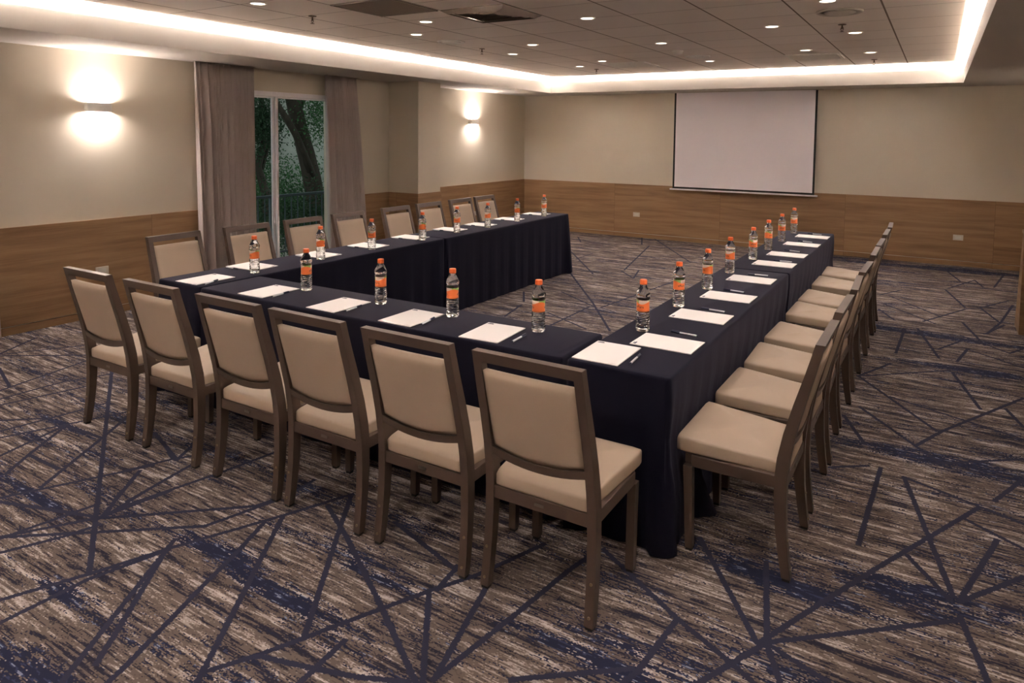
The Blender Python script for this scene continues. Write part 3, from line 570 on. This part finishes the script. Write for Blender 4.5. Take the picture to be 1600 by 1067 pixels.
# lectern at the right edge
t = tag(empty('lectern', (7.62, -3.56, 0)), 'oak wood lectern side just visible at the right edge of the room', 'lectern')
def prism(pts, x0, x1):
    bm = bmesh.new(); A = [bm.verts.new((x0, y, z)) for y, z in pts]; B = [bm.verts.new((x1, y, z)) for y, z in pts]; n = len(pts)
    for i in range(n): bm.faces.new((A[i], A[(i+1) % n], B[(i+1) % n], B[i]))
    bm.faces.new(A[::-1]); bm.faces.new(B); return bm
prof = [(-.2, 0), (.2, 0), (-.10, .90), (-.2, .90)]
obj('side_panel', prism(prof, -.285, -.26), M_wood, t); obj('side_panel', prism(prof, .26, .285), M_wood, t)
obj('front_panel', BX(-.26, .26, -.2, -.182, 0, .90), M_wood, t)
obj('top', BX(-.285, .285, -.2, -.02, .90, .93), M_wood, t); obj('shelf', BX(-.26, .26, -.182, -.02, .5, .52), M_wood, t)

# ------------------------------------------------------------------ chairs
def make_chair():
    t = empty('banquet_chair')
    rl = [(-.022, .012), (-.008, .10), (.004, .2), (.010, .3), (.011, .40), (.004, .48), (-.014, .58), (-.044, .70), (-.078, .82), (-.107, .932)]
    rd = [.034, .037, .041, .045, .048, .048, .045, .041, .037, .034]
    legs = []
    for s in (-1, 1):
        bm = bmesh.new(); sweep(bm, rl, .035, rd, s*.219, .075); mod_bevel(bm, .003)
        lg = obj('rear_leg', bm, M_frame, t)
        bm = bmesh.new(); bx(bm, s*.219-.014, s*.219+.014, -.036, -.008, 0, .013); g = obj('glide', bm, M_glide, lg)
        for zz in (.045, .16):
            bm = bmesh.new(); yy = -.017-.0185 if zz < .1 else -.001-.020
            cyl(bm, (s*.219, yy-.0032, zz), (s*.219, yy+.004, zz), .0055, n=10); obj('screw', bm, M_brass, lg)
    for s in (-1, 1):
        bm = bmesh.new(); sweep(bm, [(.366, .012), (.372, .2), (.378, .362)], .034, [.030, .034, .038], s*.214); mod_bevel(bm, .003)
        lg = obj('front_leg', bm, M_frame, t)
        bm = bmesh.new(); bx(bm, s*.214-.013, s*.214+.013, .353, .379, 0, .013); obj('glide', bm, M_glide, lg)
    bm = bmesh.new()      # top rail
    sweep(bm, [(-.1012, .912), (-.1125, .953)], .442, [.035, .035]); mod_bevel(bm, .003); obj('top_rail', bm, M_frame, t)
    bm = bmesh.new(); n = 12; R = []     # lower rail, bowed downwards
    for i in range(n+1):
        x = -.197+.394*i/n; dz = -.028*(1-(x/.197)**2); c = [(-.034, .568+dz), (.010, .562+dz), (.014, .536+dz), (-.027, .536+dz)]
        R.append([bm.verts.new((x, y, z)) for y, z in c])
    for A, B in zip(R, R[1:]):
        for k in range(4): bm.faces.new((A[k], A[(k+1) % 4], B[(k+1) % 4], B[k]))
    bm.faces.new(R[0][::-1]); bm.faces.new(R[-1]); obj('lower_rail', bm, M_frame, t)
    # seat frame
    bm = bmesh.new(); bx(bm, -.20, .20, -.008, .02, .352, .402, .003); bx(bm, -.214, .214, .364, .395, .368, .42, .003)
    for s in (-1, 1): bx(bm, s*.214-.014, s*.214+.014, .03, .364, .362, .412, .003)
    sf = obj('seat_frame', bm, M_frame, t)
    obj('name_plate', BX(-.02, .02, -.0105, -.0075, .372, .384), M_steel, sf)
    # seat cushion: rounded slab, wider at the front, slightly crowned
    def cushion(corners, nx, ny, zf, thick):
        pass
    bm = bmesh.new(); N = 14; G = []
    def sup(u, v, inset, z):
        y = .012+(.432-.012)*(v+1)/2; hw = .200+.036*(v+1)/2
        return (u*(hw-inset), y+(-v)*inset*(1 if abs(v) > .99 else 0), z)
    lev = [(.006, .402, 0), (.001, .405, 0), (0, .412, 0), (0, .446, 0), (.003, .453, 0), (.010, .457, 0)]
    per = []
    for i in range(N): per.append((-1+2*i/N, -1))
    for i in range(N): per.append((1, -1+2*i/N))
    for i in range(N): per.append((1-2*i/N, 1))
    for i in range(N): per.append((-1, 1-2*i/N))
    def pt(u, v, ins, z):
        hw = .196+.038*(v+1)/2; cy = .212; hy = .218; rr = .016
        X = u*hw; Y = cy+v*hy
        # round the corners
        ax, ay = abs(u)*hw-(hw-rr), abs(v)*hy-(hy-rr)
        if ax > 0 and ay > 0:
            d = math.hypot(ax, ay); m_ = max(ax, ay); k = m_/d if d else 1
            X = math.copysign(hw-rr+ax*k, u); Y = cy+math.copysign(hy-rr+ay*k, v)
        sx = 1-ins/hw; sy = 1-ins/hy
        # a rear corner notch for the stiles is hidden by them; a slight waterfall at the front
        z2 = z+.026*(v+1)/2*(1 if z > .43 else .75)
        return Vector((X*sx, cy+(Y-cy)*sy, z2))
    rings = [[bm.verts.new(pt(u, v, ins, z)) for u, v in per] for ins, z, _ in lev]
    k = 1
    for ins in (.035, .08, .13, .18):
        s = 1-ins/.21
        rings.append([bm.verts.new(pt(u, v, ins, .457+.010*(1-s*s))) for u, v in per])
    n4 = len(per)
    for A, B in zip(rings, rings[1:]):
        for i in range(n4): bm.faces.new((A[i], A[(i+1) % n4], B[(i+1) % n4], B[i]))
    bm.faces.new(rings[0][::-1]); bm.faces.new(rings[-1])
    obj('seat_cushion', bm, M_pad, t, True)
    # back pad, bowed lower edge, leaning with the stiles
    bm = bmesh.new(); NX, NZ = 20, 16; hw = .188
    def yc(z): return -.044-(z-.70)*.278 if z > .6 else -.0162-(z-.6)*.22
    def side(sgn):
        g = []
        for j in range(NZ+1):
            row = []
            for i in range(NX+1):
                u = -1+2*i/NX; v = j/NZ; zb = .568-.028*(1-u*u); zt_ = .879; z = zb+(zt_-zb)*v
                e = min(1, (1-abs(u))/.10)*min(1, v/.07, (1-v)/.07) if 0 < v < 1 and abs(u) < 1 else 0
                th = .013+.009*math.sqrt(max(0, 1-(1-min(1, e))**2))
                y = yc(z)+sgn*th-(.006*(1-u*u) if sgn > 0 else .006*(1-u*u))
                row.append(bm.verts.new((u*hw, y, z)))
            g.append(row)
        return g
    A = side(-1); B = side(1)
    for g, fl_ in ((A, 0), (B, 1)):
        for j in range(NZ):
            for i in range(NX):
                f = (g[j][i], g[j][i+1], g[j+1][i+1], g[j+1][i]); bm.faces.new(f if not fl_ else f[::-1])
    bd = [(0, i) for i in range(NX)]+[(j, NX) for j in range(NZ)]+[(NZ, NX-i) for i in range(NX)]+[(NZ-j, 0) for j in range(NZ)]
    for (a, b_) in zip(bd, bd[1:]+bd[:1]): bm.faces.new((A[a[0]][a[1]], A[b_[0]][b_[1]], B[b_[0]][b_[1]], B[a[0]][a[1]]))
    obj('backrest', bm, M_pad, t, True)
    return t
ORD = ['first', 'second', 'third', 'fourth', 'fifth', 'sixth', 'seventh', 'eighth']
ch0 = make_chair(); first = True
def place_chair(x, y, rz, label, group):
    global first
    if first: t = ch0; first = False
    else: t = copy_tree(ch0)
    t.location = (x, y, 0); t.rotation_euler = (0, 0, rz); tag(t, label, 'chair', group)
FX = [2.625, 3.225, 3.84, 4.365, 4.92, 5.465]
for i, x in enumerate(FX):
    e = {0: 'leftmost', 5: 'rightmost'}.get(i, ORD[i]+' from the left')
    place_chair(x, -9.20, [0, .0, .0, -.0, 0, 0][i], f'beige padded chair seen from behind, {e} in the front row', 'chairs along the front table')
RY = [-8.345, -7.755, -7.186, -6.627, -5.919, -5.406, -4.729, -4.164]
for i, y in enumerate(RY):
    e = {0: 'nearest the viewer', 7: 'farthest from the viewer'}.get(i, ORD[i]+' from the viewer')
    place_chair(6.200, y, PI/2+[0, -.01, .03, -.02, 0, -.01, 0, .03][i], f'beige padded chair facing left in the right-hand row, {e}', 'chairs along the right table')
LYc = [-8.17, -7.52, -6.90, -6.32, -5.62, -5.05, -4.43, -3.90]
for i, y in enumerate(LYc):
    e = {0: 'nearest the viewer', 7: 'nearest the far corner'}.get(i, ORD[i]+' from the viewer')
    place_chair([1.785, 1.797, 1.792, 1.788, 1.797, 1.797, 1.797, 1.797][i], y, -PI/2+[.035, 0, .02, .03, 0, 0, 0, 0][i], f'beige padded chair against the left table\'s window side, {e}', 'chairs along the left table')

# ------------------------------------------------------------------ tables and cloths
HT = .75
TB = {'L1': (2.222, 2.685, -8.650, -6.068), 'L2': (2.222, 2.685, -6.056, -3.454), 'F': (2.700, 5.270, -8.668, -8.205), 'R1': (5.294, 5.768, -8.668, -6.03), 'R2': (5.294, 5.768, -6.018, -3.487)}
desc = {'L1': 'near half of the left table run', 'L2': 'far half of the left table run', 'F': 'table across the front of the U', 'R1': 'near half of the right table run', 'R2': 'far half of the right table run'}
# sides that touch a neighbour: x-, x+, y-, y+
tight = {'L1': [(1, -8.70, -8.17), (3,)], 'L2': [(2,)], 'F': [(0,), (1,)], 'R1': [(0, -8.7, -8.17), (3,)], 'R2': [(2,)]}
def cloth(key, x0, x1, y0, y1):
    r = random.Random(key); bm = bmesh.new(); rc = .022; per = []
    st = .03
    def seg(ax, ay, bx_, by_, nx, ny, side):
        n = max(2, int(math.hypot(bx_-ax, by_-ay)/st))
        for i in range(n): t = i/n; per.append((ax+(bx_-ax)*t, ay+(by_-ay)*t, nx, ny, side, min(t, 1-t)*math.hypot(bx_-ax, by_-ay)))
    def arc(cx, cy, a0, side):
        for i in range(5): a = a0+PI/2*i/5; per.append((cx+rc*math.cos(a), cy+rc*math.sin(a), math.cos(a), math.sin(a), side, 0))
    seg(x0+rc, y0, x1-rc, y0, 0, -1, 2); arc(x1-rc, y0+rc, -PI/2, 4)
    seg(x1, y0+rc, x1, y1-rc, 1, 0, 1); arc(x1-rc, y1-rc, 0, 4)
    seg(x1-rc, y1, x0+rc, y1, 0, 1, 3); arc(x0+rc, y1-rc, PI/2, 4)
    seg(x0, y1-rc, x0, y0+rc, -1, 0, 0); arc(x0+rc, y0+rc, PI, 4)
    zs = [(0, .748), (.35, .7465), (.75, .743), (1, .737), (1, .72), (1, .66), (1, .58), (1, .48), (1, .38), (1, .28), (1, .18), (1, .09), (1, .006)]
    # edge rounding: first rings move from inset to the side
    ins = [.012, .006, .002, 0]
    P1, P2, P3 = r.uniform(0, 6), r.uniform(0, 6), r.uniform(0, 6)
    rings = []; s_acc = 0; S = []
    for i, p in enumerate(per):
        q = per[i-1]; s_acc += math.hypot(p[0]-q[0], p[1]-q[1]) if i else 0; S.append(s_acc)
    for k, (_, z) in enumerate(zs):
        row = []; t = max(0, (.737-z)/.73)
        for i, (px, py, nx, ny, sd, dc) in enumerate(per):
            off = -ins[k] if k < 4 else 0
            near = math.exp(-(dc/.10)**2)
            s = S[i]
            fold = .010*math.sin(s*2*PI/.21+P1)+.006*math.sin(s*2*PI/.083+P2)+.006*math.sin(s*2*PI/.47+P3)
            out = t**.8*(.006+fold*(.5+1.3*near)+.020*near)
            if (key[0] == 'R' and nx > .5) or (key[0] == 'L' and nx < -.5): out -= .024*math.exp(-((z-.44)/.13)**2)
            lim = None
            for tt in tight[key]:
                if (tt[0] == sd or sd == 4) and (len(tt) == 1 or tt[1] <= py <= tt[2]):
                    if tt[0] == 0 and nx < -.05 or tt[0] == 1 and nx > .05 or tt[0] == 2 and ny < -.05 or tt[0] == 3 and ny > .05: lim = .003
            if lim is not None: out = min(out, lim); out = max(out, -.01)
            if key == 'L2' and ny > -.1 and py > y1-.35 and lim is None: out += .045*t*math.exp(-((py-y1)/.12)**2)
            if key == 'R1' and nx > .5 and t > .7: out += .09*((t-.7)/.3)**1.5*math.exp(-((py+8.24)/.055)**2)
            if key == 'L1' and ny < -.5 and t > .75: out += .05*(t-.75)*4*math.exp(-((px-2.22)/.07)**2)
            row.append(bm.verts.new((px+nx*(off+out), py+ny*(off+out), z)))
        rings.append(row)
    n = len(per)
    for A, B in zip(rings, rings[1:]):
        for i in range(n): bm.faces.new((A[i], A[(i+1) % n], B[(i+1) % n], B[i]))
    top = bm.faces.new(rings[0])
    o = obj('tablecloth', bm, M_cloth, None, True)
    me = o.data
    o2 = smooth_angle(o, 60)
    return o
for key, (x0, x1, y0, y1) in TB.items():
    o = cloth(key, x0, x1, y0, y1)
    # origin at the table's base
    cx, cy = (x0+x1)/2, (y0+y1)/2
    for v in o.data.vertices: v.co.x -= cx; v.co.y -= cy
    o.location = (cx, cy, 0)
    tag(o, f'floor-length dark navy tablecloth draped over the {desc[key]}', 'tablecloth', 'dark navy tablecloths')
    t = tag(empty('folding_table', (cx, cy, 0)), f'narrow folding table hidden under the navy cloth, {desc[key]}', 'table', 'narrow folding tables under the cloths')
    hx, hy = (x1-x0)/2-.02, (y1-y0)/2-.02
    obj('tabletop', BX(-hx, hx, -hy, hy, .712, .742, bev=.004), M_table, t)
    for sx in (-1, 1):
        for sy in (-1, 1):
            lx, ly = (hx-.06, hy-.25) if hy > hx else (hx-.25, hy-.06)
            bm = bmesh.new(); cyl(bm, (sx*lx, sy*ly, 0), (sx*lx, sy*ly, .712), .014, n=10); obj('leg', bm, M_tleg, t)

# ------------------------------------------------------------------ bottles
def make_bottle():
    t = empty('water_bottle'); R = .0345
    prof = [(0, .007), (.016, .005), (.022, 0), (.030, .0015), (R-.001, .008), (R, .014)]
    z = .014
    for k in range(8):       # ribs of the lower body
        prof += [(R, z), (R, z+.0045), (R-.0030, z+.0070), (R-.0030, z+.0085)]; z += .0108
    prof += [(R, .1), (R-.0025, .104), (R-.003, .112), (R-.003, .150), (R-.0025, .161), (R, .167), (R, .171), (R-.0025, .175), (R-.0025, .178), (R+.0005, .182), (R+.0008, .192), (R-.0015, .200), (R-.007, .211), (R-.0125, .222), (.0175, .230), (.0160, .2345), (.0160, .244), (0, .244)]
    bm = bmesh.new(); lathe(bm, prof, 40)
    # wavy ribs
    for v in bm.verts:
        a = math.atan2(v.co.y, v.co.x)
        if .016 < v.co.z < .098: v.co.z += .0028*math.sin(3*a+v.co.z*90); k = 1+.02*math.sin(7*a+v.co.z*140); v.co.x *= k; v.co.y *= k
        if .168 < v.co.z < .226: k = 1+.025*math.sin(5*a+v.co.z*100); v.co.x *= k; v.co.y *= k
    obj('bottle_body', bm, M_bottle, t, True)
    bm = bmesh.new(); prof = [(.0170, .2385), (.0185, .239), (.0185, .2590), (.0170, .2625), (0, .2635)]; n = 40; lathe(bm, [(0, .2445)]+prof, n)
    for v in bm.verts:
        if .238 < v.co.z < .26 and abs(math.hypot(v.co.x, v.co.y)-.0185) < .0004:
            a = round(math.atan2(v.co.y, v.co.x)/(2*PI/n)); k = 1 if a % 2 else .965; v.co.x *= k; v.co.y *= k
    obj('cap', bm, M_cap, t, False)
    bm = bmesh.new(); lathe(bm, [(R-.0030, .1035), (R-.0016, .104), (R-.0022, .112), (R-.0022, .150), (R-.0016, .1605), (R-.0028, .161)], 36); lb = obj('label_sleeve', bm, M_lab, t, True)
    cu = bpy.data.curves.new('lettering', 'FONT'); cu.body = 'ePura'; cu.size = .0185; cu.align_x = 'CENTER'; cu.resolution_u = 3
    to = bpy.data.objects.new('lettering', cu); C.objects.link(to)
    dg = bpy.context.evaluated_depsgraph_get(); dg.update(); me = bpy.data.meshes.new_from_object(to.evaluated_get(dg)); bpy.data.objects.remove(to)
    for ang in (-PI/2, PI/2):
        b2 = bmesh.new(); b2.from_mesh(me); bmesh.ops.subdivide_edges(b2, edges=b2.edges, cuts=1)
        rr = R-.0022+.0004
        for v in b2.verts:
            a = ang+v.co.x/rr; zz = .122+v.co.y; v.co = Vector((rr*math.cos(a), rr*math.sin(a), zz))
        obj('lettering', b2, M_print, lb, recalc=False)
    return t
bot0 = make_bottle(); bfirst = True
BL = [(2.588, -8.16), (2.566, -7.523), (2.564, -6.941), (2.583, -6.279), (2.541, -5.672), (2.576, -5.162), (2.557, -4.519), (2.56, -3.883)]
BF = [(3.306, -8.342), (3.929, -8.35), (4.446, -8.354), (4.976, -8.349)]
BR = [(5.405, -3.686), (5.408, -4.359), (5.405, -4.959), (5.407, -5.562), (5.395, -6.245), (5.411, -6.878), (5.405, -7.448), (5.413, -8.046)][::-1]
for row, nm, n in ((BL, 'left table', 8), (BF, 'front table', 4), (BR, 'right table', 8)):
    for i, (x, y) in enumerate(row):
        if bfirst: t = bot0; bfirst = False
        else: t = copy_tree(bot0)
        t.location = (x, y, HT-.0015); t.rotation_euler = (0, 0, random.uniform(-1.2, 1.2))
        if nm == 'front table': e = ['leftmost', 'second from the left', 'third from the left', 'rightmost'][i]
        else: e = 'nearest the viewer' if i == 0 else ('farthest from the viewer' if i == n-1 else ORD[i]+' from the viewer')
        tag(t, f'clear water bottle with orange cap and label on the {nm}, {e}', 'water bottle', 'water bottles on the '+nm)

# ------------------------------------------------------------------ notepads and pens
def make_pad():
    t = empty('notepad')
    bm = bmesh.new(); bx(bm, -.108, .108, -.148, .148, 0, .004); obj('paper_sheets', bm, M_paper, t)
    bm = bmesh.new(); bx(bm, -.100, -.066, .124, .132, .004, .0043); bx(bm, -.095, -.071, .1345, .1385, .004, .0043); obj('printed_logo', bm, M_print, t)
    bm = bmesh.new(); bx(bm, .060, .098, -.139, -.137, .004, .0042); bx(bm, .070, .098, -.134, -.1325, .004, .0042); obj('printed_footer', bm, M_fprint, t)
    return t
def make_pen():
    t = empty('ballpoint_pen')
    bm = bmesh.new(); cyl(bm, (0, -.07, .005), (0, .022, .005), .0048, n=14); obj('barrel', bm, M_penw, t, False)
    bm = bmesh.new(); cyl(bm, (0, .020, .005), (0, .066, .005), .0056, .0052, n=14); cyl(bm, (0, .066, .005), (0, .07, .005), .0052, .003, n=14); cp = obj('cap', bm, M_penn, t)
    bm = bmesh.new(); bx(bm, -.0015, .0015, .026, .066, .0103, .0122); obj('clip', bm, M_penn, cp)
    bm = bmesh.new(); cyl(bm, (0, -.075, .005), (0, -.07, .005), .003, .0045, n=12); obj('end_plug', bm, M_penn, t)
    return t
pad0, pen0 = make_pad(), make_pen(); pf = True
items = []
# (pad x, pad y, rz, pen inner end, pen outer end, row, text)
fp = [(2.505, -8.488, .02), (3.145, -8.497, .02), (3.755, -8.510, .0), (4.284, -8.500, .0), (4.800, -8.500, .06), (5.413, -8.490, .02)]
fpen = [((2.655, -8.606), (2.604, -8.46)), ((3.287, -8.60), (3.270, -8.44)), ((3.897, -8.60), (3.884, -8.455)), ((4.418, -8.59), (4.392, -8.435)), ((4.968, -8.59), (4.960, -8.44)), ((5.562, -8.58), (5.552, -8.435))]
# the pad at the front left corner has its pen squeezed beside it
for i, ((x, y, a), (p, q)) in enumerate(zip(fp, fpen)):
    e = 'leftmost of the front row' if i == 0 else ('rightmost of the front row' if i == 5 else ORD[i]+' from the left in the front row')
    items.append((x, y, a, p, q, e, 'front places'))
rp = [(5.595, -8.195), (5.585, -7.604), (5.590, -7.040), (5.587, -6.415), (5.600, -5.693), (5.602, -5.168), (5.611, -4.488), (5.615, -3.875)]
rpen = [((5.688, -8.01), (5.535, -7.99)), ((5.674, -7.448), (5.53, -7.43)), ((5.65, -6.875), (5.50, -6.845)), ((5.665, -6.225), (5.515, -6.235)), ((5.705, -5.537), (5.56, -5.535)), ((5.677, -4.965), (5.53, -4.93)), ((5.682, -4.31), (5.535, -4.27)), ((5.68, -3.69), (5.535, -3.665))]
for i, ((x, y), (p, q)) in enumerate(zip(rp, rpen)):
    e = 'nearest the viewer on the right table' if i == 0 else ('farthest on the right table' if i == 7 else ORD[i]+' from the viewer on the right table')
    items.append((x, y, PI/2-.01, p, q, e, 'right table places'))
lp = [(2.374, -8.010), (2.401, -7.388), (2.401, -6.808), (2.375, -6.20), (2.350, -5.531), (2.390, -5.021), (2.373, -4.394), (2.369, -3.737)]
for i, (x, y) in enumerate(lp):
    e = 'nearest the viewer on the left table' if i == 0 else ('farthest on the left table' if i == 7 else ORD[i]+' from the viewer on the left table')
    items.append((x, y, -PI/2+.03, (x-.12, y-.135), (x+.03, y-.145), e, 'left table places'))
for (x, y, a, p, q, e, g) in items:
    if pf: pd, pe = pad0, pen0; pf = False
    else: pd, pe = copy_tree(pad0), copy_tree(pen0)
    pd.location = (x, y, HT-.001); pd.rotation_euler = (0, 0, a)
    tag(pd, f'blank white notepad, {e}', 'notepad', 'notepads at the '+g)
    d = Vector((q[0]-p[0], q[1]-p[1])); m_ = ((p[0]+q[0])/2, (p[1]+q[1])/2)
    pe.location = (m_[0], m_[1], HT-.0012); pe.rotation_euler = (0, 0, math.atan2(d.y, d.x)-PI/2)
    tag(pe, f'white pen with navy cap beside its notepad, {e}', 'pen', 'pens at the '+g)
